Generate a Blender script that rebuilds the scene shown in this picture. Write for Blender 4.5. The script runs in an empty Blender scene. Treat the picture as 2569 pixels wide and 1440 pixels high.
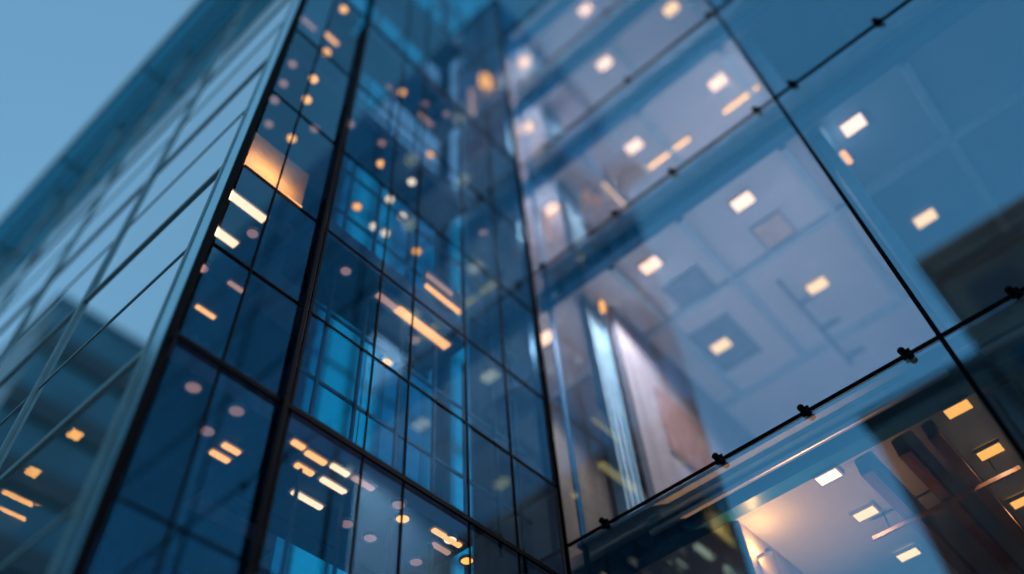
import bpy, math, random
from mathutils import Matrix, Vector
random.seed(7)
C = bpy.context.scene
COL = C.collection
R = math.radians

# ------------------------------------------------------------------ camera
# world: X runs to the right and away (square to the hall's glass wall), Y to the left and away
# (along that wall), Z up; metres, origin at the photographer's eye.
cam_data = bpy.data.cameras.new("camera")
cam = bpy.data.objects.new("camera", cam_data)
COL.objects.link(cam)
right = Vector((0.66152211, -0.74770898, -0.05761749))
down = Vector((0.56775147, 0.54953843, -0.61291581))
fwd = Vector((0.48994568, 0.37274495, 0.78804469))
m = Matrix((right, -down, -fwd)).transposed().to_4x4()
cam.matrix_world = m
cam_data.sensor_fit = 'HORIZONTAL'
cam_data.sensor_width = 36.0
cam_data.lens = 2120.7 / 2569 * 36
cam_data.clip_start = 0.05
cam_data.clip_end = 3000
cam_data.dof.use_dof = True
cam_data.dof.focus_distance = 10.3
cam_data.dof.aperture_fstop = 0.125
C.camera = cam

# ------------------------------------------------------------------ sky, sun, exposure
SUN_EL, SUN_ROT = 2.0, 60.0
world = bpy.data.worlds.new("World")
C.world = world
world.use_nodes = True
wn = world.node_tree
wn.nodes.clear()
sky = wn.nodes.new('ShaderNodeTexSky')
sky.sky_type = 'NISHITA'
sky.sun_disc = False
sky.sun_elevation = R(SUN_EL)
sky.sun_rotation = R(SUN_ROT)
sky.air_density = 1.0
sky.dust_density = 0.0
sky.ozone_density = 3.0
bal = wn.nodes.new('ShaderNodeMix')          # camera white balance on the dusk sky
bal.data_type = 'RGBA'
bal.blend_type = 'MULTIPLY'
bal.inputs[0].default_value = 1.0
bal.inputs[7].default_value = (1.58, 1.50, 1.20, 1)
bg = wn.nodes.new('ShaderNodeBackground')
bg.inputs[1].default_value = 0.15
wo = wn.nodes.new('ShaderNodeOutputWorld')
wn.links.new(sky.outputs[0], bal.inputs[6])
even = wn.nodes.new('ShaderNodeMix')         # thin even dusk veil over the whole sky
even.data_type = 'RGBA'
even.inputs[0].default_value = 0.55
even.inputs[7].default_value = (0.185, 0.415, 0.64, 1)
wn.links.new(bal.outputs[2], even.inputs[6])
wn.links.new(even.outputs[2], bg.inputs[0])
wn.links.new(bg.outputs[0], wo.inputs[0])

sd = bpy.data.lights.new("sun", 'SUN')
sd.energy = 0.12
sd.angle = R(6)
sd.color = (1.0, 0.72, 0.5)
so = bpy.data.objects.new("sun", sd)
COL.objects.link(so)
# sky rotation is measured clockwise from +Y
sdir = Vector((math.sin(R(SUN_ROT)) * math.cos(R(SUN_EL)), math.cos(R(SUN_ROT)) * math.cos(R(SUN_EL)), math.sin(R(SUN_EL))))
so.rotation_euler = sdir.to_track_quat('Z', 'Y').to_euler()

C.view_settings.view_transform = 'Standard'
C.view_settings.look = 'None'
C.view_settings.exposure = 2.55
C.view_settings.gamma = 1.0
C.view_settings.use_curve_mapping = False
C.render.engine = 'CYCLES'
cy = C.cycles
cy.use_denoising = True
cy.max_bounces = 12
cy.diffuse_bounces = 5
cy.glossy_bounces = 6
cy.transmission_bounces = 4
cy.transparent_max_bounces = 48
cy.caustics_reflective = False
cy.caustics_refractive = False
cy.sample_clamp_indirect = 4.0

# ------------------------------------------------------------------ materials
def nodes(name):
    mt = bpy.data.materials.new(name)
    mt.use_nodes = True
    nt = mt.node_tree
    nt.nodes.clear()
    out = nt.nodes.new('ShaderNodeOutputMaterial')
    return mt, nt, out

def paint(name, col, rough=0.5, metal=0.0, var=0.12, scale=3.0, bump=0.0, stretch=None, spec=0.5):
    """painted / mineral surface with a soft procedural mottle"""
    mt, nt, out = nodes(name)
    b = nt.nodes.new('ShaderNodeBsdfPrincipled')
    tc = nt.nodes.new('ShaderNodeTexCoord')
    mp = nt.nodes.new('ShaderNodeMapping')
    if stretch:
        mp.inputs['Scale'].default_value = stretch
    nz = nt.nodes.new('ShaderNodeTexNoise')
    nz.inputs['Scale'].default_value = scale
    nz.inputs['Detail'].default_value = 5
    rp = nt.nodes.new('ShaderNodeValToRGB')
    c0 = [max(0, c * (1 - var)) for c in col]
    c1 = [min(1, c * (1 + var)) for c in col]
    rp.color_ramp.elements[0].position = 0.3
    rp.color_ramp.elements[1].position = 0.7
    rp.color_ramp.elements[0].color = (*c0, 1)
    rp.color_ramp.elements[1].color = (*c1, 1)
    nt.links.new(tc.outputs['Object'], mp.inputs[0])
    nt.links.new(mp.outputs[0], nz.inputs['Vector'])
    nt.links.new(nz.outputs['Fac'], rp.inputs[0])
    nt.links.new(rp.outputs[0], b.inputs['Base Color'])
    b.inputs['Roughness'].default_value = rough
    b.inputs['Specular IOR Level'].default_value = spec
    b.inputs['Metallic'].default_value = metal
    if bump:
        bp = nt.nodes.new('ShaderNodeBump')
        bp.inputs['Strength'].default_value = bump
        nt.links.new(nz.outputs['Fac'], bp.inputs['Height'])
        nt.links.new(bp.outputs[0], b.inputs['Normal'])
    nt.links.new(b.outputs[0], out.inputs[0])
    return mt

def coated_glass(name, tint, gloss, base, power=5.0, wave=0.0, vary=0.12):
    """outer face of a coated pane: tinted see-through mixed with a mirror that grows towards grazing"""
    mt, nt, out = nodes(name)
    tr = nt.nodes.new('ShaderNodeBsdfTransparent')
    tr.inputs[0].default_value = (*tint, 1)
    gl = nt.nodes.new('ShaderNodeBsdfGlossy')
    gl.inputs['Color'].default_value = (*gloss, 1)
    gl.inputs['Roughness'].default_value = 0.0
    lw = nt.nodes.new('ShaderNodeLayerWeight')
    lw.inputs[0].default_value = 0.5
    pw = nt.nodes.new('ShaderNodeMath'); pw.operation = 'POWER'
    pw.inputs[1].default_value = power
    mr = nt.nodes.new('ShaderNodeMapRange')
    mr.inputs['To Min'].default_value = base
    mr.inputs['To Max'].default_value = 0.97
    mx = nt.nodes.new('ShaderNodeMixShader')
    oi = nt.nodes.new('ShaderNodeObjectInfo')
    tc0 = nt.nodes.new('ShaderNodeTexCoord')
    nz0 = nt.nodes.new('ShaderNodeTexNoise')
    nz0.inputs['Scale'].default_value = 0.9
    nz0.inputs['Detail'].default_value = 4
    ad = nt.nodes.new('ShaderNodeMath'); ad.operation = 'ADD'
    vr = nt.nodes.new('ShaderNodeMapRange')
    vr.inputs['From Max'].default_value = 2.0
    vr.inputs['To Min'].default_value = 1.0 - vary
    vr.inputs['To Max'].default_value = 1.0 + vary
    ml = nt.nodes.new('ShaderNodeMath'); ml.operation = 'MULTIPLY'; ml.use_clamp = True
    nt.links.new(tc0.outputs['Object'], nz0.inputs['Vector'])
    nt.links.new(oi.outputs['Random'], ad.inputs[0])
    nt.links.new(nz0.outputs['Fac'], ad.inputs[1])
    nt.links.new(ad.outputs[0], vr.inputs[0])
    nt.links.new(lw.outputs['Facing'], pw.inputs[0])
    nt.links.new(pw.outputs[0], mr.inputs[0])
    nt.links.new(mr.outputs[0], ml.inputs[0])
    nt.links.new(vr.outputs[0], ml.inputs[1])
    nt.links.new(ml.outputs[0], mx.inputs[0])
    nt.links.new(tr.outputs[0], mx.inputs[1])
    nt.links.new(gl.outputs[0], mx.inputs[2])
    if wave:
        tc = nt.nodes.new('ShaderNodeTexCoord')
        nz = nt.nodes.new('ShaderNodeTexNoise')
        nz.inputs['Scale'].default_value = 0.45
        nz.inputs['Detail'].default_value = 1
        bp = nt.nodes.new('ShaderNodeBump')
        bp.inputs['Strength'].default_value = wave
        bp.inputs['Distance'].default_value = 0.05
        nt.links.new(tc.outputs['Object'], nz.inputs['Vector'])
        nt.links.new(nz.outputs['Fac'], bp.inputs['Height'])
        nt.links.new(bp.outputs[0], gl.inputs['Normal'])
    nt.links.new(mx.outputs[0], out.inputs[0])
    return mt

def clear_face(name, tint):
    mt, nt, out = nodes(name)
    tr = nt.nodes.new('ShaderNodeBsdfTransparent')
    tr.inputs[0].default_value = (*tint, 1)
    nt.links.new(tr.outputs[0], out.inputs[0])
    return mt

def glow(name, col, strength):
    mt, nt, out = nodes(name)
    e = nt.nodes.new('ShaderNodeEmission')
    e.inputs[0].default_value = (*col, 1)
    e.inputs[1].default_value = strength
    nt.links.new(e.outputs[0], out.inputs[0])
    return mt

M = {}
M['glass_hall'] = coated_glass('hall_glass_coat', (0.72, 0.74, 0.82), (0.36, 0.70, 0.88), 0.42, 5, 0.05, 0.10)
M['glass_front'] = coated_glass('front_glass_coat', (0.62, 0.60, 0.55), (1.0, 1.0, 1.0), 0.86, 2.0, 0.03, 0.06)
M['glass_side'] = coated_glass('side_glass_coat', (0.62, 0.70, 0.82), (0.33, 0.64, 0.80), 0.31, 5, 0.05, 0.40)
M['glass_back'] = coated_glass('back_glass_coat', (0.02, 0.72, 0.80), (0.3, 0.6, 0.9), 0.08, 5)
M['glass_back_deep'] = coated_glass('back_glass_deep', (0.01, 0.30, 0.42), (0.3, 0.6, 0.9), 0.08, 5)
M['glass_canopy'] = coated_glass('canopy_glass_coat', (0.07, 0.32, 0.42), (0.6, 0.8, 0.9), 0.10, 4)
M['clear'] = clear_face('clear_glass_face', (0.97, 0.985, 0.99))
M['black'] = paint('black_gasket', (0.002, 0.003, 0.005), 0.7, spec=0.06)
M['dark_steel'] = paint('dark_blue_steel', (0.008, 0.022, 0.04), 0.5, 0.1, spec=0.2)
M['blue_steel'] = paint('blue_painted_steel', (0.01, 0.13, 0.26), 0.4, 0.1)
M['teal_steel'] = paint('teal_painted_steel', (0.40, 0.64, 0.74), 0.45, 0.0)
M['rib_teal'] = paint('rib_teal', (0.56, 0.66, 0.72), 0.6)
M['pale_steel'] = paint('pale_painted_steel', (0.66, 0.82, 0.88), 0.35, 0.3)
M['trim'] = paint('teal_trim_metal', (0.45, 0.75, 0.82), 0.18, 0.9, 0.06)
M['bar'] = paint('teal_glazing_bar', (0.42, 0.72, 0.82), 0.4, 0.1)
M['roof_dark'] = paint('roof_soffit_teal', (0.36, 0.70, 0.78), 0.6, 0.0, 0.3, 1.0, stretch=(6, 0.15, 1))
M['ceiling_white'] = paint('ceiling_plaster', (0.80, 0.76, 0.78), 0.85, 0, 0.05, 0.8)
M['ceiling_grey'] = paint('ceiling_grey', (0.36, 0.40, 0.44), 0.85, 0, 0.08, 0.8)
M['ceiling_brown'] = paint('ceiling_timber', (0.46, 0.31, 0.25), 0.7, 0, 0.35, 1.5, stretch=(0.5, 4, 1))
M['floor'] = paint('floor_screed', (0.60, 0.56, 0.53), 0.6, 0, 0.1)
M['floor_dark'] = paint('floor_dark_blue', (0.05, 0.10, 0.17), 0.6)
M['wall_warm'] = paint('wall_warm_panel', (0.33, 0.305, 0.32), 0.7, 0, 0.18, 1.2, stretch=(6, 6, 0.2))
M['wall_grey'] = paint('wall_grey_panel', (0.62, 0.58, 0.58), 0.7, 0, 0.2, 1.0, stretch=(1, 5, 0.3))
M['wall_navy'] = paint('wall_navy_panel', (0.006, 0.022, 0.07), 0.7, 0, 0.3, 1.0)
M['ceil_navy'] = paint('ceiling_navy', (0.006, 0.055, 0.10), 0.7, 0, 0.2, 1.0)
M['curtain_navy'] = paint('curtain_navy_cloth', (0.01, 0.06, 0.42), 0.9, 0, 0.25, 2)
M['curtain_warm'] = paint('curtain_beige_cloth', (0.40, 0.36, 0.30), 0.9, 0, 0.25, 2, stretch=(5, 5, 0.2))
M['board'] = paint('board_brown', (0.30, 0.19, 0.17), 0.7, 0, 0.2)
M['panel_grey'] = paint('hatch_grey', (0.34, 0.36, 0.40), 0.7)
M['panel_pink'] = paint('hatch_pink', (0.85, 0.62, 0.50), 0.7)
M['stone_brown'] = paint('stone_brown_facade', (0.20, 0.13, 0.115), 0.8, 0, 0.4, 0.4, 0.1)
M['stone_blue'] = paint('facade_blue_render', (0.02, 0.13, 0.22), 0.7, 0, 0.25, 0.2)
M['stone_grey'] = paint('facade_grey_render', (0.22, 0.24, 0.26), 0.8, 0, 0.3, 0.3)
M['win_dark'] = paint('window_dark', (0.01, 0.03, 0.045), 0.08, 0)
M['win_band'] = paint('window_band_blue', (0.006, 0.035, 0.06), 0.4, 0)
M['timber'] = paint('timber_dark', (0.16, 0.08, 0.055), 0.6, 0, 0.35, 2.0, stretch=(0.4, 6, 6))
mt, nt, out = nodes('backlit_cloth')
tl = nt.nodes.new('ShaderNodeBsdfTranslucent'); tl.inputs[0].default_value = (0.85, 0.8, 0.7, 1)
nt.links.new(tl.outputs[0], out.inputs[0])
M['lit_cloth'] = mt
LB = 1.6
M['paving'] = paint('plaza_paving', (0.34, 0.33, 0.32), 0.8, 0, 0.25, 0.6)
M['panel_light'] = glow('lamp_warm_white', (1, 0.62, 0.4), 0.620)
M['panel_amber'] = glow('lamp_amber', (1, 0.58, 0.24), 0.500)
M['panel_orange'] = glow('lamp_orange', (1, 0.46, 0.1), 0.420)
M['strip_white'] = glow('strip_warm_white', (1, 0.6, 0.32), 0.520)
M['strip_orange'] = glow('strip_orange', (1, 0.4, 0.11), 0.520)
M['strip_pink'] = glow('strip_pinkish', (1, 0.48, 0.3), 0.160)
M['dot_white'] = glow('dot_warm_white', (1, 0.74, 0.48), 0.440)
M['dot_orange'] = glow('dot_orange', (1, 0.4, 0.08), 0.550)
M['dot_dim'] = glow('dot_dim', (1.0, 0.5, 0.4), 0.086)
M['strip_gold'] = glow('strip_gold', (1.0, 0.50, 0.15), 0.75)
M['strip_lit'] = glow('front_lamp', (1, 0.47, 0.12), 4.500)
M['cove'] = glow('cove_orange', (1, 0.42, 0.09), 9.000)
M['wash'] = glow('wall_washer', (1.0, 0.45, 0.18), 1.0)

# ------------------------------------------------------------------ mesh helpers
class MB:
    def __init__(s):
        s.v, s.f, s.m = [], [], []
    def box(s, x0, x1, y0, y1, z0, z1, mi=0, faces=None):
        """faces: dict of material index per side in -x,+x,-y,+y,-z,+z order"""
        b = len(s.v)
        s.v += [(x0, y0, z0), (x1, y0, z0), (x1, y1, z0), (x0, y1, z0), (x0, y0, z1), (x1, y0, z1), (x1, y1, z1), (x0, y1, z1)]
        fs = dict(nx=(0, 4, 7, 3), px=(1, 2, 6, 5), ny=(0, 1, 5, 4), py=(2, 3, 7, 6), nz=(0, 3, 2, 1), pz=(4, 5, 6, 7))
        for k, f in fs.items():
            s.f.append(tuple(b + i for i in f))
            s.m.append((faces or {}).get(k, mi))
        return s
    def poly(s, pts, mi=0):
        b = len(s.v); s.v += pts; s.f.append(tuple(range(b, b + len(pts)))); s.m.append(mi); return s
    def disc(s, x, y, z0, z1, r, n=20, mi=0, axis='z'):
        b = len(s.v)
        for z in (z0, z1):
            for i in range(n):
                a = 2 * math.pi * i / n
                p = (r * math.cos(a), r * math.sin(a))
                if axis == 'z': s.v.append((x + p[0], y + p[1], z))
                elif axis == 'x': s.v.append((z, x + p[0], y + p[1]))
                else: s.v.append((x + p[0], z, y + p[1]))
        for i in range(n):
            j = (i + 1) % n
            s.f.append((b + i, b + j, b + n + j, b + n + i)); s.m.append(mi)
        s.f.append(tuple(b + i for i in reversed(range(n)))); s.m.append(mi)
        s.f.append(tuple(b + n + i for i in range(n))); s.m.append(mi)
        return s
    def build(s, name, mats, parent=None, loc=(0, 0, 0), bevel=0.0):
        me = bpy.data.meshes.new(name)
        me.from_pydata([(p[0], p[1], p[2]) for p in s.v], [], s.f)
        for mt in (mats if isinstance(mats, (list, tuple)) else [mats]):
            me.materials.append(M[mt])
        me.polygons.foreach_set('material_index', s.m)
        me.update()
        o = bpy.data.objects.new(name, me)
        o.location = loc
        COL.objects.link(o)
        if parent: o.parent = parent
        if bevel:
            md = o.modifiers.new('bevel', 'BEVEL'); md.width = bevel; md.segments = 2
        return o

def tilt(o, amt=0.0022):
    me = o.data
    c = sum((v.co for v in me.vertices), Vector()) / len(me.vertices)
    rx, ry = random.uniform(-amt, amt), random.uniform(-amt, amt)
    dims = [max(v.co[i] for v in me.vertices) - min(v.co[i] for v in me.vertices) for i in range(3)]
    n = dims.index(min(dims)); a, b = [i for i in range(3) if i != n]
    for v in me.vertices:
        v.co[n] += (v.co[a] - c[a]) * rx + (v.co[b] - c[b]) * ry
    return o

def tag(o, label, cat, group=None, kind=None):
    if label: o['label'] = label
    if cat: o['category'] = cat
    if group: o['group'] = group
    if kind: o['kind'] = kind
    return o

def thing(name, label, cat, loc=(0, 0, 0), group=None):
    o = bpy.data.objects.new(name, None)
    COL.objects.link(o); o.location = loc
    return tag(o, label, cat, group)

def copy_thing(root, loc, label=None, group=None):
    r = root.copy(); COL.objects.link(r); r.location = loc
    if label: r['label'] = label
    if group: r['group'] = group
    for ch in list(root.children):
        c = ch.copy(); COL.objects.link(c); c.parent = r
        for g in list(ch.children):
            d = g.copy(); COL.objects.link(d); d.parent = c
    return r

def bx(name, mat, parent, x0, x1, y0, y1, z0, z1, bevel=0.0, label=None):
    o = MB().box(x0, x1, y0, y1, z0, z1).build(name, mat, parent, bevel=bevel)
    if label: o['label'] = label
    return o

GROUND = -1.6
XD = 8.2          # plane of the hall's glass wall
YB = 5.75         # plane of the wing's side wall
XA = 2.05         # plane of the wing's front wall
ROOF = 25.3

# ------------------------------------------------------------------ ground
pz = MB().box(-400, 400, -400, 400, GROUND - 0.3, GROUND).build('plaza', 'paving')
pz['kind'] = 'structure'

# ------------------------------------------------------------------ the wing: mirror front, dark blue side
wing = thing('glass_wing', 'tall left glass block with sky mirroring front and dark blue side', 'building', (XA, YB, GROUND))
wing_parts = []
def W(o):
    wing_parts.append(o); return o

rowsA = [GROUND, 2.75, 6.35, 9.95, 13.55, 17.15, 20.75, ROOF - 0.25]
colsA = [6.07, 9.4, 12.9, 16.4, 19.9, 23.4, 26.9, 30.4, 37.4, 60.0]
for i in range(len(colsA) - 1):
    for j in range(1, len(rowsA) - 1):
        if colsA[i] > 20 and rowsA[j] < 9: continue
        W(MB().box(XA, XA + 0.014, colsA[i] + 0.004, colsA[i + 1] - 0.004, rowsA[j] + 0.004, rowsA[j + 1] - 0.004, 0, dict(nx=1)).build('front_pane', ['clear', 'glass_front']))
W(MB().box(XA, XA + 0.014, 20, 60, GROUND, 9.94, 0, dict(nx=1)).build('front_pane', ['clear', 'glass_front']))
W(MB().box(XA, XA + 0.014, 6.07, 19.9, GROUND, 2.74, 0, dict(nx=1)).build('front_pane', ['clear', 'glass_front']))
for y in colsA[1:]:
    W(bx('mullion', 'bar', None, XA - 0.045, XA - 0.002, y - 0.05, y + 0.05, GROUND, ROOF - 0.3))
for z in rowsA[1:-1]:
    W(bx('transom', 'bar', None, XA - 0.032, XA - 0.002, 6.09, 60, z - 0.04, z + 0.04))
for z in (4.55, 8.15, 11.75, 15.35, 18.95, 22.4):
    W(bx('slim_bar', 'bar', None, XA - 0.014, XA - 0.002, 6.09, 60, z - 0.018, z + 0.018))
# corner: pale metal strip on the front, black post on the side
W(bx('corner_trim', 'trim', None, XA - 0.03, XA + 0.02, 5.78, 6.04, GROUND, ROOF - 0.3))
W(bx('corner_gasket', 'bar', None, XA - 0.045, XA + 0.015, 6.04, 6.09, GROUND, ROOF - 0.3))
W(bx('corner_post', 'black', None, XA - 0.005, XA + 0.07, YB - 0.01, 5.779, GROUND, ROOF - 0.3))
# roof overhang
for i in range(12):
    y0 = 5.2 + i * 4.6
    W(MB().box(1.42, XA + 0.3, y0, y0 + 4.55, ROOF - 0.10, ROOF - 0.08, 0, dict(nz=1)).build('canopy_pane', ['clear', 'glass_canopy']))
    W(bx('canopy_rib', 'roof_dark', None, 1.42, XA + 0.3, y0 + 4.555, y0 + 4.595, ROOF - 0.22, ROOF - 0.02))
W(bx('canopy_beam', 'roof_dark', None, 1.72, 1.78, 5.2, 60, ROOF - 0.20, ROOF - 0.105))
W(bx('roof_fascia', 'bar', None, 1.30, 1.415, 5.2, 60, ROOF - 0.34, ROOF + 0.35))
W(bx('roof_gutter', 'black', None, XA - 0.10, XA - 0.055, 6.0, 60, ROOF - 0.36, ROOF - 0.225))
W(bx('soffit_trim', 'pale_steel', None, XA - 0.20, XA - 0.15, 5.3, 60, ROOF - 0.25, ROOF - 0.222))
W(bx('soffit_trim', 'bar', None, 1.62, 1.67, 5.3, 60, ROOF - 0.25, ROOF - 0.222))

# side wall (seen square on)
colsB = [2.15, 2.66, 3.53, 4.55, 5.17, 6.26, 7.17, 8.15]
rowsB = [0.8, 2.6, 4.43, 6.35, 7.93, 9.70, 11.9, 14.4, 17.4, 21.2]
for i in range(len(colsB) - 1):
    for j in range(len(rowsB) - 1):
        W(tilt(MB().box(colsB[i] + 0.004, colsB[i + 1] - 0.004, YB, YB + 0.014, rowsB[j] + 0.004, rowsB[j + 1] - 0.004, 0, dict(ny=1)).build('side_pane', ['clear', 'glass_side'])))
W(MB().box(2.15, 8.15, YB, YB + 0.014, 21.205, 29, 0, dict(ny=1)).build('side_pane', ['clear', 'glass_side']))
W(MB().box(2.15, 8.15, YB, YB + 0.014, GROUND, 0.795, 0, dict(ny=1)).build('side_pane', ['clear', 'glass_side']))
for x in colsB[1:-1]:
    w = 0.011 if x != 3.53 else 0.016
    W(bx('side_mullion', 'black', None, x - w, x + w, YB - 0.018, YB - 0.002, GROUND, 29))
for z in rowsB:
    h = 0.007
    if abs(z - 7.93) < .01: h = 0.013
    if abs(z - 6.35) < .01: h = 0.022
    if abs(z - 17.4) < .01: h = 0.04
    W(bx('side_transom', 'black', None, 2.15, 8.15, YB - 0.020, YB - 0.002, z - h, z + h))
W(bx('side_beam', 'black', None, 2.13, 8.12, YB - 0.05, YB - 0.022, 6.295, 6.36))
# thick dark column just behind the side glass
W(bx('column', 'black', None, 3.385, 3.455, YB - 0.085, YB - 0.052, GROUND, 29, 0.01))
W(bx('column', 'black', None, 6.75, 6.93, 6.7, 6.95, GROUND, 29, 0.02))
# storeys inside the wing: gallery slabs with dark blue undersides
UND = dict(g=2.55, a=6.2, b=9.85, c=13.7, d=17.4, e=21.2)
for k, z in UND.items():
    yb = 7.15 if k in 'ga' else (6.72 if k == 'b' else 6.5)
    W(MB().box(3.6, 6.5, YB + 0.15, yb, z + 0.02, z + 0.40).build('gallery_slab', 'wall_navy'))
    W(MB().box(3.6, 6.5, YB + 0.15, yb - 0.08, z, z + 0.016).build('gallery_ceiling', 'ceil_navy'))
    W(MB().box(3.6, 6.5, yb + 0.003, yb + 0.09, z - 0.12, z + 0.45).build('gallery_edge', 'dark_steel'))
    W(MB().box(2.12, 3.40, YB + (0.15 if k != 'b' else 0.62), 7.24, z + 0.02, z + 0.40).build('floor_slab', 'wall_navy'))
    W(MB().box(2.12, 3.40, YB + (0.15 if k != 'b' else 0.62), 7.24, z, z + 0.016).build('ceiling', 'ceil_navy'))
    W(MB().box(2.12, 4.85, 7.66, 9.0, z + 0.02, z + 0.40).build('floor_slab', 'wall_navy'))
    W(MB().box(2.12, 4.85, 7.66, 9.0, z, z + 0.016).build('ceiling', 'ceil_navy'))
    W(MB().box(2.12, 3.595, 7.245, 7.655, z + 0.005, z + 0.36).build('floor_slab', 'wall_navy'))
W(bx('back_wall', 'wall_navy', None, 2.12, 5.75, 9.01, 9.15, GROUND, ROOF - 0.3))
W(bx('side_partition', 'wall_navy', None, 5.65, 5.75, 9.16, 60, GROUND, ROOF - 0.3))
# far glass wall of the atrium, blue glass with slim bars
yB = 13.0
xs = [5.8 + 0.95 * i for i in range(17)]
for i in range(len(xs) - 1):
    W(MB().box(xs[i], xs[i + 1], yB, yB + 0.014, GROUND, 29, 0, dict(ny=1)).build('atrium_pane', ['clear', 'glass_back_deep' if i in (2, 5, 6, 9, 12) else 'glass_back']))
for i, x in enumerate(xs):
    w = 0.03 if i % 2 else 0.06
    W(bx('atrium_bar', 'dark_steel', None, x - w, x + w, yB - 0.10, yB - 0.002, GROUND, 29))
for z in (5.2, 9.0, 12.8, 16.6, 20.4, 24.2, 27.5):
    W(bx('atrium_transom', 'dark_steel', None, 5.76, 21, yB - 0.07, yB - 0.004, z - 0.05, z + 0.05))
# glass roof over the atrium
for x in (3.6, 4.75, 5.9, 7.05, 8.2):
    W(bx('skylight_bar', 'dark_steel', None, x - 0.05, x + 0.05, YB, yB, 28.9, 29.1))
for y in (7.2, 8.65, 10.1, 11.55):
    W(bx('skylight_bar', 'dark_steel', None, 3.6, 8.2, y - 0.05, y + 0.05, 29.11, 29.25))
for x in (4.1, 4.72, 5.42, 6.1, 6.72, 7.4, 7.9):
    W(bx('inner_bar', 'dark_steel', None, x - 0.016, x + 0.016, 6.20, 6.25, GROUND, 6.18))
    for a, b2 in (('a', 'b'), ('b', 'c'), ('c', 'd'), ('d', 'e')):
        W(bx('inner_bar', 'dark_steel', None, x - 0.016, x + 0.016, 6.20, 6.25, UND[a] + 0.41, UND[b2] - 0.01))
for z in (4.2, 7.6, 8.9, 11.3, 12.5, 15.2, 19.3):
    W(bx('inner_rail', 'dark_steel', None, 3.73, 8.2, 6.26, 6.30, z - 0.02, z + 0.02))
for i in range(4):
    W(MB().box(3.6 + 1.15 * i + 0.052, 3.6 + 1.15 * (i + 1) - 0.052, YB, yB, 28.95, 28.965, 0, dict(nz=1)).build('skylight_pane', ['clear', 'glass_back']))
# grey wall between atrium and hall
for j, (z0, z1, mt) in enumerate([(GROUND, 3.9, 'wall_grey'), (3.93, 8.0, 'wall_grey'), (8.03, 10.6, 'board'), (10.63, 15.4, 'wall_grey'), (15.43, 19.5, 'ceiling_grey'), (19.53, 29, 'wall_grey')]):
    W(bx('partition_panel', mt, None, XD + 0.10, XD + 0.16, YB + 0.06, 7.5, z0, z1))
for o in wing_parts:
    o.parent = wing
    o.matrix_parent_inverse = Matrix.Translation(wing.location).inverted()

# ------------------------------------------------------------------ the hall: clear glass wall with clamped joints
hall = thing('glass_hall', 'right glass hall with clamped clear panes and lit ceilings behind', 'building', (XD, YB, GROUND))
hall_parts = []
def Hh(o):
    hall_parts.append(o); return o
HZ = [0.8, 6.9, 13.06, 17.2, 21.15, 25.1, 29.0]
HY = [5.72, 0.25, -5.25, -10.75, -16.25]
for i in range(len(HY) - 1):
    for j in range(len(HZ) - 1):
        Hh(tilt(MB().box(XD, XD + 0.016, HY[i + 1] + 0.006, HY[i] - 0.006, HZ[j] + 0.006, HZ[j + 1] - 0.006, 0, dict(nx=1)).build('glass_pane', ['clear', 'glass_hall']), 0.0012))
    Hh(MB().box(XD, XD + 0.016, HY[i + 1] + 0.006, HY[i] - 0.006, GROUND, HZ[0] - 0.006, 0, dict(nx=1)).build('glass_pane', ['clear', 'glass_hall']))
for y in HY:
    Hh(bx('mullion', 'black', None, XD - 0.03, XD - 0.002, y - 0.028, y + 0.028, GROUND, 29))
for y in (5.50,):
    Hh(bx('corner_fin', 'blue_steel', None, XD + 0.06, XD + 0.18, y - 0.012, y + 0.012, GROUND, 29))
for z in HZ:
    Hh(bx('joint', 'black', None, XD - 0.026, XD - 0.003, -16.25, 5.72, z - (0.022 if z < 14 else 0.03), z + (0.022 if z < 14 else 0.03)))
clamps = [(6.9, [5.05, 3.23, 2.0, 0.68, -0.6, -1.9]), (13.06, [5.45, 3.69, 2.39, 0.62, -0.08, -1.66, -3.1]),
          (17.2, [4.9, 4.55, 2.53, 0.4, -0.9]), (21.15, [5.3, 4.9, 2.4, 0.3]), (25.1, [4.5, 2.2])]
def clamp(y, z):
    b = MB()
    b.disc(y, z + 0.048, XD - 0.085, XD - 0.028, 0.044, 14, 0, 'x')
    b.disc(y - 0.055, z - 0.06, XD - 0.07, XD - 0.028, 0.042, 14, 0, 'x')
    b.disc(y, z + 0.048, XD - 0.10, XD - 0.0855, 0.018, 8, 0, 'x')
    b.disc(y - 0.055, z - 0.06, XD - 0.085, XD - 0.0705, 0.018, 8, 0, 'x')
    b.box(XD - 0.045, XD - 0.0275, y - 0.085, y + 0.03, z - 0.07, z + 0.06)
    b.box(XD + 0.02, XD + 0.30, y - 0.04, y - 0.012, z - 0.015, z + 0.012)
    return b.build('clamp', 'black', bevel=0.005)
for z, ys in clamps:
    for y in ys: Hh(clamp(y, z))
# floors: slab, pale soffit lip, blue edge beam, ceiling in two rooms
def storey(z, beam, ceil_l, ceil_r, floor_m='floor'):
    Hh(bx('floor_slab', 'floor', None, 8.52, 17, -16, 7.5, z - 0.08, z + 0.06))
    Hh(bx('soffit_lip', 'pale_steel', None, 8.27, 8.50, -16, 5.6, z - 0.035, z + 0.03))
    zb = z - beam
    b = MB()   # I beam: web and bottom flange
    b.box(8.56, 8.60, -16, 5.9, zb + 0.05, z - 0.085)
    b.box(8.50, 8.72, -16, 5.9, zb, zb + 0.045)
    Hh(b.build('edge_beam', 'blue_steel'))
    Hh(bx('beam_flange', 'teal_steel', None, 8.50, 8.555, -16, 5.9, z - 0.14, z - 0.086))
    Hh(bx('ceiling', ceil_l, None, 8.73, 17, 0.26, 7.5, zb + 0.03, zb + 0.06))
    Hh(bx('ceiling', ceil_r, None, 8.73, 17, -16, 0.25, zb + 0.03, zb + 0.06))
    return zb
zc = {}
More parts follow.
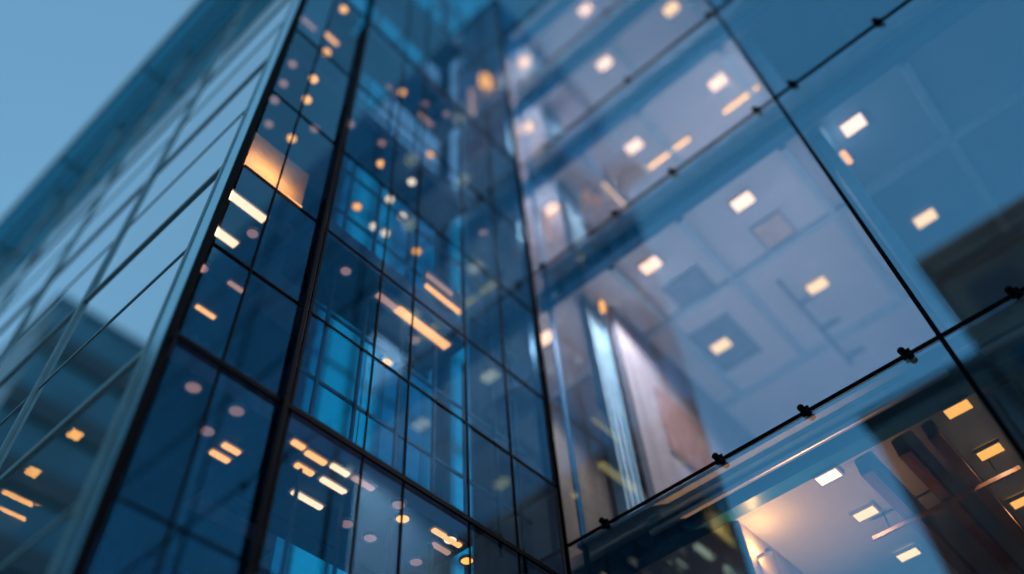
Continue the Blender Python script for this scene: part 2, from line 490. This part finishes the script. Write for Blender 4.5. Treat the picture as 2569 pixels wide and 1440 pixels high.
zc['low'] = storey(6.9, 0.48, 'ceiling_grey', 'ceiling_brown')
zc['mid'] = storey(13.06, 0.52, 'ceiling_white', 'ceiling_grey')
zc['up'] = storey(17.2, 0.38, 'ceiling_white', 'ceiling_grey')
zc['high'] = storey(21.15, 0.38, 'ceiling_white', 'ceiling_grey')
zc['top'] = storey(25.1, 0.38, 'ceiling_white', 'ceiling_white')
Hh(bx('roof_slab', 'floor', None, 8.3, 17, -16, 7.5, 28.7, 29.2))
Hh(bx('floor_slab', 'floor', None, 8.52, 17, -16, 7.5, 0.6, 0.8))
# two pale rails on the lowest edge beam
Hh(bx('edge_rail', 'pale_steel', None, 8.42, 8.495, 0.4, 4.55, 6.60, 6.68, 0.02))
Hh(bx('edge_rail', 'pale_steel', None, 8.40, 8.495, 0.4, 4.55, 6.72, 6.80, 0.02))
Hh(bx('edge_rail', 'pale_steel', None, 8.42, 8.495, -8, 0.0, 6.60, 6.68, 0.02))
Hh(bx('edge_rail', 'pale_steel', None, 8.40, 8.495, -8, 0.0, 6.72, 6.80, 0.02))
# back and end walls, wall between rooms
Hh(bx('back_wall', 'wall_warm', None, 16.9, 17.1, -16, 7.5, GROUND, 29))
Hh(bx('end_wall', 'wall_warm', None, 8.4, 16.9, 7.51, 7.65, GROUND, 29))
for z0, z1 in ((0.8, 6.4), (6.96, 12.5), (13.12, 16.7), (17.26, 20.6), (21.2, 24.6)):
    Hh(bx('room_partition', 'ceiling_grey', None, 8.8, 16.9, 0.18, 0.24, z0, z1))
# cross walls
Hh(bx('cross_wall', 'wall_warm', None, 9.46, 16.9, 4.85, 4.97, 6.97, 12.55))
Hh(bx('cross_wall', 'wall_warm', None, 8.8, 16.9, 3.46, 3.56, 0.81, 6.43))
Hh(bx('cross_wall', 'wall_warm', None, 9.3, 16.9, 5.3, 5.4, 13.13, 16.73))
# columns of teal steel behind the glass
def column(y, z0, z1):
    Hh(bx('column', 'teal_steel', None, 8.90, 9.36, y - 0.02, y + 0.02, z0, z1))
    for x in (8.86, 9.365):
        Hh(bx('column_flange', 'teal_steel', None, x, x + 0.036, y - 0.085, y + 0.085, z0, z1))
    for x in (9.03, 9.20):
        Hh(bx('column_fin', 'rib_teal', None, x, x + 0.02, y - 0.075, y - 0.022, z0, z1))
    Hh(bx('column_plate', 'pale_steel', None, 8.82, 9.44, y - 0.14, y + 0.14, z1 + 0.002, z1 + 0.03))
for y in (5.12, 0.06, -5.2):
    for z0, z1 in ((0.81, 6.38), (6.97, 12.50), (13.13, 16.68), (17.27, 20.63), (21.22, 24.58)):
        column(y, z0, z1)
# shallow teal ribs across the ceilings
for k, z in (('mid', 12.57), ('up', 16.845), ('high', 20.795)):
    for x in (10.6, 13.4):
        Hh(bx('ceiling_rib', 'rib_teal', None, x - 0.07, x + 0.07, 0.3, 7.4, z - 0.10, z))
        Hh(bx('ceiling_rib', 'rib_teal', None, x - 0.07, x + 0.07, -16, 0.1, z - 0.10, z))
    for y in (4.3, 2.75, 0.62, -1.6, -3.8):
        Hh(bx('ceiling_rib', 'rib_teal', None, 8.75, 10.52, y - 0.07, y + 0.07, z - 0.09, z))
        Hh(bx('ceiling_rib', 'rib_teal', None, 10.68, 13.32, y - 0.07, y + 0.07, z - 0.09, z))
for o in hall_parts:
    o.parent = hall
    o.matrix_parent_inverse = Matrix.Translation(hall.location).inverted()

# ------------------------------------------------------------------ ceiling lights of the hall
def panel_proto(name, mat, sx, sy, label, cat='ceiling light', beam=0.0):
    t = thing(name, label, cat)
    b = MB()
    w = 0.025
    for (x0, x1, y0, y1) in ((-sx - w, sx + w, -sy - w, -sy), (-sx - w, sx + w, sy, sy + w), (-sx - w, -sx, -sy, sy), (sx, sx + w, -sy, sy)):
        b.box(x0, x1, y0, y1, -0.045, -0.001)
    b.build('frame', 'panel_grey', t)
    MB().box(-sx, sx, -sy, sy, -0.035, -0.002).build('diffuser', mat, t)
    if beam:                                  # the lamp's downward beam
        ld = bpy.data.lights.new('beam', 'SPOT')
        ld.energy = beam; ld.color = (1.0, 0.91, 0.93) if mat == 'panel_light' else (1.0, 0.6, 0.3); ld.spot_size = R(150); ld.spot_blend = 0.5
        ld.shadow_soft_size = 0.0
        lo = bpy.data.objects.new('beam', ld); COL.objects.link(lo); lo.parent = t
        lo.location = (0, 0, -0.06)
    return t
BEAM = 175.0
protos = {}
def panel(kind, x, y, z, label, group):
    mats = dict(u='panel_light', v='panel_light', w='panel_light', a='panel_amber', o='panel_orange')
    if z < 7: kind += 's'
    elif z > 14 and kind == 'w': kind = 'wh'
    if kind not in protos:
        protos[kind] = panel_proto('ceiling_light', mats[kind[0]], 0.10 if z < 7 else 0.14, 0.14 if z < 7 else 0.19, label, beam=BEAM if kind == 'w' else {'os': 8.0, 'as': 9.0, 'ws': 20.0, 'u': 60.0, 'v': 40.0, 'wh': 110.0}.get(kind, 0.0))
        t = protos[kind]; t.location = (x, y, z); t['label'] = label; t['group'] = group
        return t
    return copy_thing(protos[kind], (x, y, z), label, group)
ORD = ['first', 'second', 'third', 'fourth', 'fifth']
mid, up, hi, top, low = 12.55, 16.83, 20.78, 24.73, 6.43
cname = dict(u='white', v='white', w='white', a='amber', o='orange')
def lights(kinds, storey_name, rowname, z, x, ys, group):
    for i, (k, y) in enumerate(zip(kinds, ys)):
        panel(k, x, y, z, '%s square ceiling light, %s from left, %s of %s' % (cname[k], ORD[i], rowname, storey_name), group)
G1 = 'square ceiling lights in the glass hall'
lights('uwwv', 'tall middle storey', 'front row', mid, 9.2, [6.28, 3.72, 1.70, -0.49], G1)
lights('aaa', 'tall middle storey', 'back row', mid, 11.86, [3.87, 1.66, -0.58], G1)
lights('www', 'storey above the tall one', 'only row', up, 9.35, [5.75, 3.30, 1.05], G1)
lights('wwa', 'second storey above the tall one', 'only row', hi, 9.06, [5.91, 3.20, 1.08], G1)
lights('wwa', 'topmost visible storey', 'only row', top, 9.06, [5.6, 3.2, 1.0], G1)
lights('wo', 'lowest storey', 'front row', low, 8.80, [2.2, 0.55], G1)
panel('w', 9.9, 4.7, low, 'added unseen ceiling light brightening the lowest room behind the left teal column', G1)  # extra lamp below the view, added to brighten the dark lower left room
lights('ao', 'lowest storey', 'second row', low, 9.80, [2.21, 0.57], G1)
lights('ao', 'lowest storey', 'third row', low, 11.05, [2.21, 0.64], G1)
# slim strips along the beam of the storey above
def strip(name, mat, x0, y0, x1, y1, z, w, label, group, cat='strip light'):
    t = thing(name, label, cat, ((x0 + x1) / 2, (y0 + y1) / 2, z), group)
    dx, dy = x1 - x0, y1 - y0
    L = math.hypot(dx, dy) / 2
    if abs(dx) > abs(dy): a, c = L, w / 2
    else: a, c = w / 2, L
    MB().box(-a, a, -c, c, -0.05, -0.012).build('tube', mat, t, bevel=min(a, c) * 0.6)
    MB().box(-a - .02, a + .02, -c - .02, c + .02, -0.011, -0.001).build('housing', 'panel_grey', t)
    return t
G2 = 'strip lights in the glass hall'
strip('strip_light', 'strip_gold', 10.05, 2.25, 10.05, 3.4, up, 0.09, 'long warm strip light beside the second square light above the clamped joint', G2)
strip('strip_light', 'strip_gold', 10.05, 0.45, 10.05, 1.35, up, 0.09, 'warm strip light next to the long black mullion, upper storey', G2)
strip('strip_light', 'strip_white', 9.62, 4.4, 10.6, 4.36, up, 0.10, 'pale strip light lying crosswise just above a clamp', G2)
# wall lamps
def wall_lamp(x, y, z, mat, label, r=0.05, h=0.22, group='wall lamps in the glass hall'):
    t = thing('wall_lamp', label, 'wall lamp', (x, y, z), group)
    MB().disc(0, 0, -h / 2, h / 2, r, 14).build('lamp_tube', mat, t)
    MB().box(-0.03, 0.03, r, r + 0.05, -h / 2 - 0.03, h / 2 + 0.03).build('backplate', 'panel_grey', t)
    return t
t = thing('wall_sconce', 'orange wall sconce with a dark cup glowing under the lowest ceiling', 'wall lamp', (9.0, 3.30, 6.02))
MB().disc(0, 0, -0.05, 0.0, 0.05, 16).build('cup', 'panel_grey', t)
MB().box(-0.02, 0.02, 0.051, 0.155, -0.04, -0.01).build('arm', 'panel_grey', t)
ld = bpy.data.lights.new('bulb', 'POINT'); ld.energy = 7.0; ld.color = (1.0, 0.42, 0.10); ld.shadow_soft_size = 0.03
lo = bpy.data.objects.new('bulb', ld); COL.objects.link(lo); lo.parent = t; lo.location = (0, 0, 0.05)
def glow_tube(x, y, z, h, mat, label):  # added glowing tube, imitates a streak of warm light on the wall
    t = thing('glow_tube', label, 'wall glow', (x, y, z), 'glowing tubes added as wall glows in the glass hall')
    MB().disc(0, 0, -h / 2, h / 2, 0.035, 12).build('tube', mat, t)
    MB().disc(0, 0, h / 2 + 0.002, h / 2 + 0.06, 0.045, 12).build('cap', 'panel_grey', t)
    MB().disc(0, 0, h / 2 + 0.062, up - z - 0.002, 0.006, 6).build('cord', 'black', t)
glow_tube(8.78, 5.56, 15.3, 1.0, 'strip_pink', 'long glowing tube added as a wall glow left of the upper teal column')
glow_tube(9.25, 4.70, 16.1, 0.55, 'strip_pink', 'short glowing tube added as a wall glow right of the upper teal column')
glow_tube(9.55, 4.62, 16.2, 0.35, 'strip_pink', 'smallest glowing tube added as a wall glow beside the pale crosswise strip')
t = thing('uplight', 'floor lamp throwing a warm orange patch on the lowest ceiling', 'floor lamp', (9.05, 3.05, 0.81))
MB().disc(0, 0, 0.0, 0.03, 0.16, 20).disc(0, 0, 0.031, 1.7, 0.02, 10).build('stand', 'black', t)
MB().disc(0, 0, 1.701, 1.85, 0.12, 20).build('shade', 'panel_grey', t)
MB().disc(0, 0, 1.852, 1.865, 0.10, 20).build('lens', 'wash', t)
ld = bpy.data.lights.new('beam', 'SPOT'); ld.energy = 130; ld.color = (1.0, 0.42, 0.18); ld.spot_size = R(66); ld.spot_blend = 1.0
lo = bpy.data.objects.new('beam', ld); COL.objects.link(lo); lo.parent = t; lo.location = (0, 0, 1.9); lo.rotation_euler = (R(180), 0, 0)
wall_lamp(9.2, 4.9, 12.3, 'dot_orange', 'dim orange lamp close right of the left teal column', 0.05, 0.25)
wall_lamp(9.2, -0.1, 11.9, 'strip_orange', 'small amber lamp glowing right of the long mullion', 0.05, 0.3)

wall_lamp(9.5, 3.68, 5.9, 'wash', 'orange wall lamp glowing below the lowest joint at the foot of the teal column', 0.05, 0.10)
# timber beams under the lowest ceiling
for i, y in enumerate((1.78, 1.30, 0.92, -0.25, -0.85)):
    t = thing('timber_beam', '%s dark brown timber beam from the left under the lowest ceiling' % ORD[i], 'beam', (11.6, y, low), 'timber beams'); t['kind'] = 'thing'
    MB().box(-2.78, 3.0, -0.07, 0.07, -0.22, -0.001).build('beam', 'timber', t)
t = thing('light_rail', 'thin brown rail joining two amber lights under the lowest ceiling', 'rail', (9.98, 1.35, low))
MB().box(-0.02, 0.02, -0.95, 0.95, -0.30, -0.25).build('rail', 'timber', t)
for y in (-0.7, 0.7):
    MB().box(-0.008, 0.008, y - 0.008, y + 0.008, -0.249, -0.001).build('hanger', 'black', t)

# things on the hall's ceilings and walls
t = thing('notice_board', 'brown rectangular board on the pale wall below the middle ceiling', 'board', (11.1, 4.83, 10.2))
MB().box(-0.75, 0.75, -0.03, 0.012, -0.75, 0.75).build('panel', 'board', t)
MB().box(-0.78, 0.78, -0.012, 0.014, -0.82, -0.752).build('ledge', 'wall_warm', t)
G3 = 'ceiling hatches in the glass hall'
def hatch(x, y, z, sx, sy, mat, label):
    t = thing('ceiling_hatch', label, 'ceiling hatch', (x, y, z), G3)
    MB().box(-sx, sx, -sy, sy, -0.012, -0.001).build('cover', mat, t)
    b = MB()
    for (x0, x1, y0, y1) in ((-sx - .03, sx + .03, -sy - .03, -sy), (-sx - .03, sx + .03, sy, sy + .03), (-sx - .03, -sx, -sy, sy), (sx, sx + .03, -sy, sy)):
        b.box(x0, x1, y0, y1, -0.02, -0.001)
    b.build('frame', 'panel_grey', t)
hatch(11.9, 3.83, mid + 0.0, 0.66, 0.48, 'panel_grey', 'dark grey square ceiling hatch around an amber light')
hatch(10.15, 3.5, mid + 0.0, 0.30, 0.38, 'panel_grey', 'smaller grey ceiling hatch in front of the dark square one')
hatch(10.15, 1.62, mid + 0.0, 0.30, 0.28, 'panel_pink', 'pale pinkish ceiling hatch in the middle storey')
t = thing('cable_tray', 'thin dark ladder of cable tray under the middle ceiling', 'cable tray', (12.7, 2.2, mid))
for y in (-0.05,):
    MB().box(-1.5, 1.5, y - 0.03, y + 0.03, -0.10, -0.04).build('rail', 'panel_grey', t)
for x in (-0.7, 0.2, 1.3):
    MB().box(x - 0.03, x + 0.03, -0.45, -0.082, -0.10, -0.05).build('rung', 'panel_grey', t)

# curtains
def curtain(x0, x1, y, z0, z1, mat, label, fold=0.22, amp=0.07, axis='x', group='curtains'):
    n = max(8, int(abs(x1 - x0) / fold * 8))
    b = MB()
    t0 = 0.012
    for side in (-t0, t0):
        for i in range(n + 1):
            u = x0 + (x1 - x0) * i / n
            a = amp * math.sin(2 * math.pi * (u - x0) / fold + 0.6 * math.sin(u * 3.1)) * (0.7 + 0.3 * math.sin(u * 1.7))
            for z in (z0, z1):
                b.v.append((u, y + a + side, z) if axis == 'x' else (y + a + side, u, z))
    s = 2 * (n + 1)
    for k in (0, 1):
        for i in range(n):
            q = k * s + 2 * i
            b.f.append((q, q + 2, q + 3, q + 1)); b.m.append(0)
    o = b.build('curtain', mat)
    for p in o.data.polygons: p.use_smooth = True
    return tag(o, label, 'curtain', group)
curtain(2.4, 4.8, 8.6, 2.98, 6.1, 'curtain_navy', 'dark navy curtain left of the black column, lowest storey of the blue side')
curtain(2.4, 4.8, 8.6, 6.62, 9.7, 'wall_navy', 'nearly black curtain left of the column, second storey of the blue side')
curtain(3.7, 4.6, 7.6, 2.98, 5.0, 'curtain_navy', 'short blue curtain right of the black column at the bottom')
curtain(9.4, 12.0, 7.3, 7.0, 12.4, 'curtain_warm', 'beige curtain behind the left teal column of the tall storey')

# ------------------------------------------------------------------ lights inside the wing
G4, G5 = 'strip lights in the blue side', 'round downlights in the blue side'
S = [
 ('a', 3.76, 3.93, 5.96, 'o', 'short orange strip light under the thick beam, nearest the black column'),
 ('a', 3.97, 4.25, 5.99, 'o', 'orange strip light under the thick beam, second from the column'),
 ('a', 4.02, 4.27, 6.22, 'o', 'orange strip light in the middle row under the thick beam'),
 ('a', 4.30, 4.55, 5.96, 'w', 'pale strip light under the thick beam beside the slim mullion'),
 ('a', 4.37, 4.73, 6.21, 'w', 'long pale strip light in the middle row under the thick beam'),
 ('a', 4.29, 4.72, 6.60, 'w', 'long pale strip light in the lowest row above the bright blue panes'),
 ('a', 4.60, 4.91, 5.95, 'p', 'faint pink strip light right of the slim mullion'),
 ('a', 3.28, 3.50, 6.50, 'o', 'upper of two small strips left of the black column'),
 ('a', 3.26, 3.50, 6.68, 'o', 'lower of two small strips left of the black column'),
 ('b', 2.25, 2.90, 6.31, 'W', 'longest bright strip light beside the corner post'),
 ('b', 2.42, 2.89, 6.92, 'W', 'bright strip light below the longest one, by the corner post'),
 ('b', 3.15, 3.48, 8.20, 'o', 'orange strip light alone on the dark ceiling left of the column'),
 ('b', 3.20, 3.46, 7.51, 'p', 'faint strip light above the lone orange strip'),
 ('a', 5.90, 6.38, 6.00, 'o', 'orange strip light low on the right of the blue side'),
 ('a', 6.09, 6.39, 6.20, 'p', 'pinkish strip light under the orange one at lower right'),
 ('d', 3.06, 3.40, 6.58, 'o', 'orange strip light near the top left corner post'),
 ('d', 2.52, 2.88, 6.68, 'p', 'faint strip light at the very top by the corner post'),
 ('d', 5.66, 6.10, 6.46, 'p', 'faint crosswise strip in the upper middle of the blue side'),
 ('d', 4.72, 5.05, 6.51, 'p', 'faint strip right of the column near the top'),
]
for k, x0, x1, y, mt, lab in S:
    strip('strip_light', dict(o='strip_orange', w='strip_white', p='strip_pink', W='strip_white')[mt], x0, y, x1, y, UND[k], 0.075 if mt != 'W' else 0.13, lab, G4)
def dot(x, y, z, mt, label):
    t = thing('pendant_lamp' if (y > 6.45 and x > 4.4) else 'downlight', label.replace('downlight', 'pendant lamp') if (y > 6.45 and x > 4.4) else label, 'pendant lamp' if (y > 6.45 and x > 4.4) else 'downlight', (x, y, z), G5)
    MB().disc(0, 0, -0.030, -0.002, 0.075, 20).build('lens', dict(o='dot_orange', w='dot_white', d='dot_dim')[mt], t)
    b = MB()
    n = 20
    for i in range(n):
        a0, a1 = 2 * math.pi * i / n, 2 * math.pi * (i + 1) / n
        pts = []
        for r, z0 in ((0.078, -0.035), (0.10, -0.035), (0.10, -0.001), (0.078, -0.001)):
            pts.append([(r * math.cos(a), r * math.sin(a), z0) for a in (a0, a1)])
        for q in range(4):
            p, s2 = pts[q], pts[(q + 1) % 4]
            b.poly([p[0], p[1], s2[1], s2[0]])
    b.build('trim_ring', 'panel_grey', t)
    if y > 6.45 and x > 4.4:                   # hangs on a rod from the gallery bar above
        MB().disc(0, 0, -0.001, 3.0, 0.008, 6).build('rod', 'dark_steel', t)
    return t
D = [
 ('c', 2.80, 5.93, 'o', 'bright orange downlight, topmost of the three in a row by the corner'),
 ('c', 2.97, 6.30, 'o', 'bright orange downlight, middle of the three in a row by the corner'),
 ('c', 3.27, 7.07, 'o', 'bright orange downlight, lowest of the three in a row by the corner'),
 ('d', 2.98, 5.92, 'o', 'orange downlight at the very top edge left of the column'),
 ('c', 3.79, 6.11, 'd', 'dim downlight right of the column near the top'),
 ('c', 3.42, 6.63, 'd', 'dim downlight just left of the column'),
 ('c', 4.42, 5.98, 'd', 'dim downlight in the middle of the upper blue side'),
 ('c', 2.82, 7.14, 'd', 'lowest dim downlight in the faint row by the corner'),
 ('c', 2.60, 6.71, 'd', 'third dim downlight in the faint row by the corner'),
 ('c', 2.51, 6.36, 'd', 'second dim downlight in the faint row by the corner'),
 ('c', 2.39, 5.98, 'd', 'topmost dim downlight in the faint row by the corner'),
 ('c', 5.33, 6.74, 'w', 'white downlight, upper left of a loose cluster of white dots'),
 ('c', 5.75, 6.84, 'w', 'white downlight, right one of a loose cluster of white dots'),
 ('c', 5.80, 7.36, 'w', 'white downlight, third of a loose cluster of white dots'),
 ('c', 5.55, 7.40, 'w', 'white downlight, lowest of a loose cluster of white dots'),
 ('c', 5.35, 6.17, 'w', 'white downlight above the loose cluster of white dots'),
 ('c', 5.02, 7.30, 'o', 'large orange downlight beside the loose cluster of white dots'),
 ('c', 6.52, 7.23, 'o', 'orange downlight where two dark bars cross in the blue side'),
 ('b', 5.86, 7.04, 'o', 'orange downlight on the long beam right of the column'),
 ('b', 2.85, 8.04, 'w', 'whitish downlight close to the corner post, lower of a pair'),
 ('b', 2.81, 7.57, 'd', 'dim downlight close to the corner post, upper of a pair'),
 ('b', 6.15, 6.15, 'o', 'yellow orange downlight at a clamp in the middle of the blue side'),
 ('a', 5.11, 6.62, 'd', 'dim downlight left of the slim mullion at the bottom'),
 ('a', 5.49, 6.63, 'd', 'dim downlight right of the slim mullion at the bottom'),
 ('a', 5.30, 5.95, 'p', 'pinkish downlight in the lower middle of the blue side'),
 ('a', 6.20, 6.00, 'w', 'whitish downlight at the right end of the thick beam'),
 ('a', 5.51, 6.10, 'o', 'small orange downlight low in the middle of the blue side'),
 ('a', 6.65, 6.15, 'o', 'small orange downlight at the lower right of the blue side'),
 ('a', 3.08, 6.00, 'd', 'dim downlight hanging under the thick beam left of the column'),
 ('d', 6.10, 6.02, 'd', 'dim downlight at the upper right of the blue side'),
 ('d', 6.58, 7.00, 'o', 'orange downlight glowing in the upper right of the blue side'),
 ('c', 7.10, 5.98, 'd', 'dim downlight near the hall corner'),
 ('b', 4.23, 6.17, 'd', 'dim grey downlight right of the column at mid height'),
 ('a', 6.22, 6.60, 'd', 'dim downlight at the very bottom right of the blue side'),
 ('b', 5.84, 6.40, 'd', 'dim downlight beside the long lit gallery strip'),
 ('a', 2.58, 6.03, 'd', 'dim downlight just under the thick beam next to the corner post'),
 ('d', 5.07, 6.36, 'o', 'small orange downlight high in the middle of the blue side'),
 ('d', 3.35, 6.87, 'o', 'small orange downlight right below the short top strip'),
 ('b', 2.92, 6.60, 'd', 'dim downlight under the longest bright strip'),
 ('a', 3.05, 6.45, 'd', 'dim downlight left of the two small strips'),
 ('c', 4.70, 6.30, 'o', 'orange downlight alone right of the column, upper part'),
 ('d', 5.60, 6.20, 'd', 'dim downlight left of the slim pinkish hanging lamp'),
]
for k, x, y, mt, lab in D:
    dot(x, y, UND[k], 'd' if mt == 'p' else mt, lab)
def hanging_lamp(x, y, z, h, r, mat, label):
    t = thing('hanging_lamp', label, 'hanging lamp', (x, y, z), 'hanging lamps high in the blue side')
    MB().disc(0, 0, -h / 2, h / 2, r, 14).build('shade', mat, t)
    MB().disc(0, 0, h / 2 + 0.002, h / 2 + 0.05, r * 0.6, 12).build('cap', 'panel_grey', t)
    MB().disc(0, 0, h / 2 + 0.052, 28.8 - z, 0.008, 6).build('cord', 'dark_steel', t)
hanging_lamp(6.70, 6.9, 19.7, 1.0, 0.05, 'strip_pink', 'slim pinkish hanging lamp, left of the orange one high in the blue side')
hanging_lamp(7.14, 6.9, 20.0, 0.6, 0.11, 'dot_orange', 'fat orange hanging lamp glowing high in the blue side')
hanging_lamp(8.05, 6.4, 22.9, 0.40, 0.17, 'dot_orange', 'round orange hanging lamp closest to the hall corner')
hanging_lamp(7.55, 6.5, 20.9, 1.5, 0.07, 'strip_pink', 'long faint hanging lamp under the round orange one')

# lamps close behind the mirror front
def front_lamp(x0, x1, y0, y1, z, label):
    t = thing('front_lamp', label, 'lamp', ((x0 + x1) / 2, (y0 + y1) / 2, z), 'lamps behind the mirror front')
    a, c = (x1 - x0) / 2, (y1 - y0) / 2
    MB().box(-a, a, -c, c, -0.03, -0.008).build('lens', 'strip_lit', t)
    MB().box(-a - .02, a + .02, -c - .02, c + .02, -0.007, -0.001).build('housing', 'panel_grey', t)
front_lamp(2.09, 2.21, 7.37, 7.49, 6.19, 'small orange square lamp behind the mirror front, nearest the corner')
front_lamp(2.09, 2.21, 8.18, 8.31, 6.19, 'small orange square lamp behind the mirror front, farther from the corner')
front_lamp(2.08, 2.60, 8.66, 8.72, 6.15, 'yellow strip lamp behind the mirror front at the bottom left edge')
front_lamp(2.12, 2.55, 8.95, 8.99, 6.15, 'second thinner strip lamp behind the mirror front at the bottom left')

# backlit cloth imitating a wall washed by an orange cove light
t = thing('wall_glow_box', 'orange backlit panel imitating a cove washed wall, bright lower edge by the corner', 'light box', (2.66, 5.86, 9.93))
MB().box(-0.47, 0.47, 0.0, 0.012, 0.0, 0.86).build('panel', 'lit_cloth', t)
b = MB()
b.box(-0.49, 0.49, 0.36, 0.38, -0.02, 0.88).box(-0.49, 0.49, 0.013, 0.359, -0.02, 0.0).box(-0.49, 0.49, 0.013, 0.359, 0.86, 0.88)
b.box(-0.49, -0.47, 0.013, 0.359, 0.001, 0.859).box(0.47, 0.49, 0.013, 0.359, 0.001, 0.859)
b.build('housing', 'wall_navy', t)
MB().box(-0.47, 0.47, -0.03, -0.002, -0.05, -0.012).build('edge_light', 'strip_orange', t)
for x, e in ((-0.33, 1.5), (-0.08, 0.9), (0.2, 0.35)):
    ld = bpy.data.lights.new('bulb', 'POINT'); ld.energy = e * LB; ld.color = (1.0, 0.38, 0.08); ld.shadow_soft_size = 0.03
    lo = bpy.data.objects.new('bulb', ld); COL.objects.link(lo); lo.parent = t; lo.location = (x, 0.2, 0.14)

# warm lit edges of the gallery
t = thing('gallery_light', 'broad orange glowing strip under the gallery in the middle of the blue side', 'strip light', (5.55, 6.15, 9.85))
MB().box(-0.75, 0.75, -0.11, 0.11, -0.05, -0.004).build('housing', 'wall_warm', t)
MB().box(-0.35, 0.72, -0.09, 0.05, -0.07, -0.051).build('tube', 'strip_orange', t)
MB().box(-0.74, -0.36, -0.06, 0.04, -0.07, -0.051).build('tube', 'strip_pink', t)
t = thing('gallery_light', 'pair of short orange strips above the broad one, by the slim mullions', 'strip light', (6.05, 6.05, 10.9))
MB().box(-0.40, 0.42, -0.02, 0.02, -0.30, 0.25).build('housing', 'wall_warm', t)
MB().box(-0.40, 0.38, -0.06, -0.022, -0.27, -0.20).build('tube', 'strip_orange', t)
MB().box(-0.38, 0.20, -0.06, -0.022, 0.04, 0.10).build('tube', 'strip_pink', t)

# ------------------------------------------------------------------ buildings across the plaza, seen as reflections
def block(name, label, x0, x1, y0, y1, h, mat, win, floors=3.6, bay=3.2, side='x', lit=()):
    t = thing(name, label, 'building', ((x0 + x1) / 2, (y0 + y1) / 2, GROUND))
    parts = [bx('wall', mat, None, x0, x1, y0, y1, GROUND, h)]
    parts.append(bx('parapet', mat, None, x0 - 0.25, x1 + 0.25, y0 - 0.25, y1 + 0.25, h, h + 0.5))
    return t, parts
def close(t, parts):
    for o in parts:
        o.parent = t
        o.matrix_parent_inverse = Matrix.Translation(t.location).inverted()
# tower down the street, mirrored in the wing's front
t, P = block('tower_block', 'blue tower mirrored at lower left of the wing front', -34, -6.6, 57.8, 90, 60, 'stone_blue', 'win_dark')
for z in (56.5, 50, 44, 38, 32, 26, 20):
    P.append(bx('window_band', 'win_band', None, -34.02, -6.48, 57.40, 57.79, z - 2.6, z - 0.4))
    P.append(bx('window_band', 'win_dark', None, -6.59, -6.50, 57.82, 90, z - 2.6, z - 0.4))
P.append(bx('plant_room', 'stone_blue', None, -24, -12, 64, 80, 60.51, 62))
close(t, P)
# grey block whose roofline crosses the hall glass at lower left
t, P = block('office_block', 'grey block mirrored low in the hall glass by the teal column', -36, -12, 22.1, 40, 39.5, 'stone_grey', 'win_dark')
for z in (36, 32, 28, 24, 20, 16, 12):
    for i in range(5):
        P.append(bx('window', 'win_dark', None, -11.99, -11.93, 23.0 + i * 3.4, 25.2 + i * 3.4, z - 2.3, z - 0.4))
    for i in range(6):
        P.append(bx('window', 'win_dark', None, -35 + i * 3.9, -32.6 + i * 3.9, 22.04, 22.09, z - 2.3, z - 0.4))
close(t, P)
# dark brown block mirrored at lower right
t, P = block('brown_block', 'dark brown block mirrored at the lower right of the hall glass', -34, -14.2, -46, -0.2, 29.5, 'stone_brown', 'win_dark')
for z in (27.6, 23.8, 20, 16.2, 12.4):
    for i in range(9):
        P.append(bx('window', 'win_dark', None, -14.19, -14.1, -3.0 - i * 3.6, -1.0 - i * 3.6, z - 2.4, z - 0.3))
P.append(bx('cornice', 'stone_brown', None, -14.19, -13.6, -46, -0.2, 28.3, 28.9))
close(t, P)
t, P = block('brown_annex', 'lower dark annex beside the brown block in the hall reflection', -30, -14.2, 0.1, 5.2, 23.5, 'stone_brown', 'win_dark')
for z in (22, 18, 14):
    for i in range(2):
        P.append(bx('window', 'win_dark', None, -14.19, -14.1, 0.8 + i * 2.2, 2.2 + i * 2.2, z - 2.2, z - 0.3))
close(t, P)
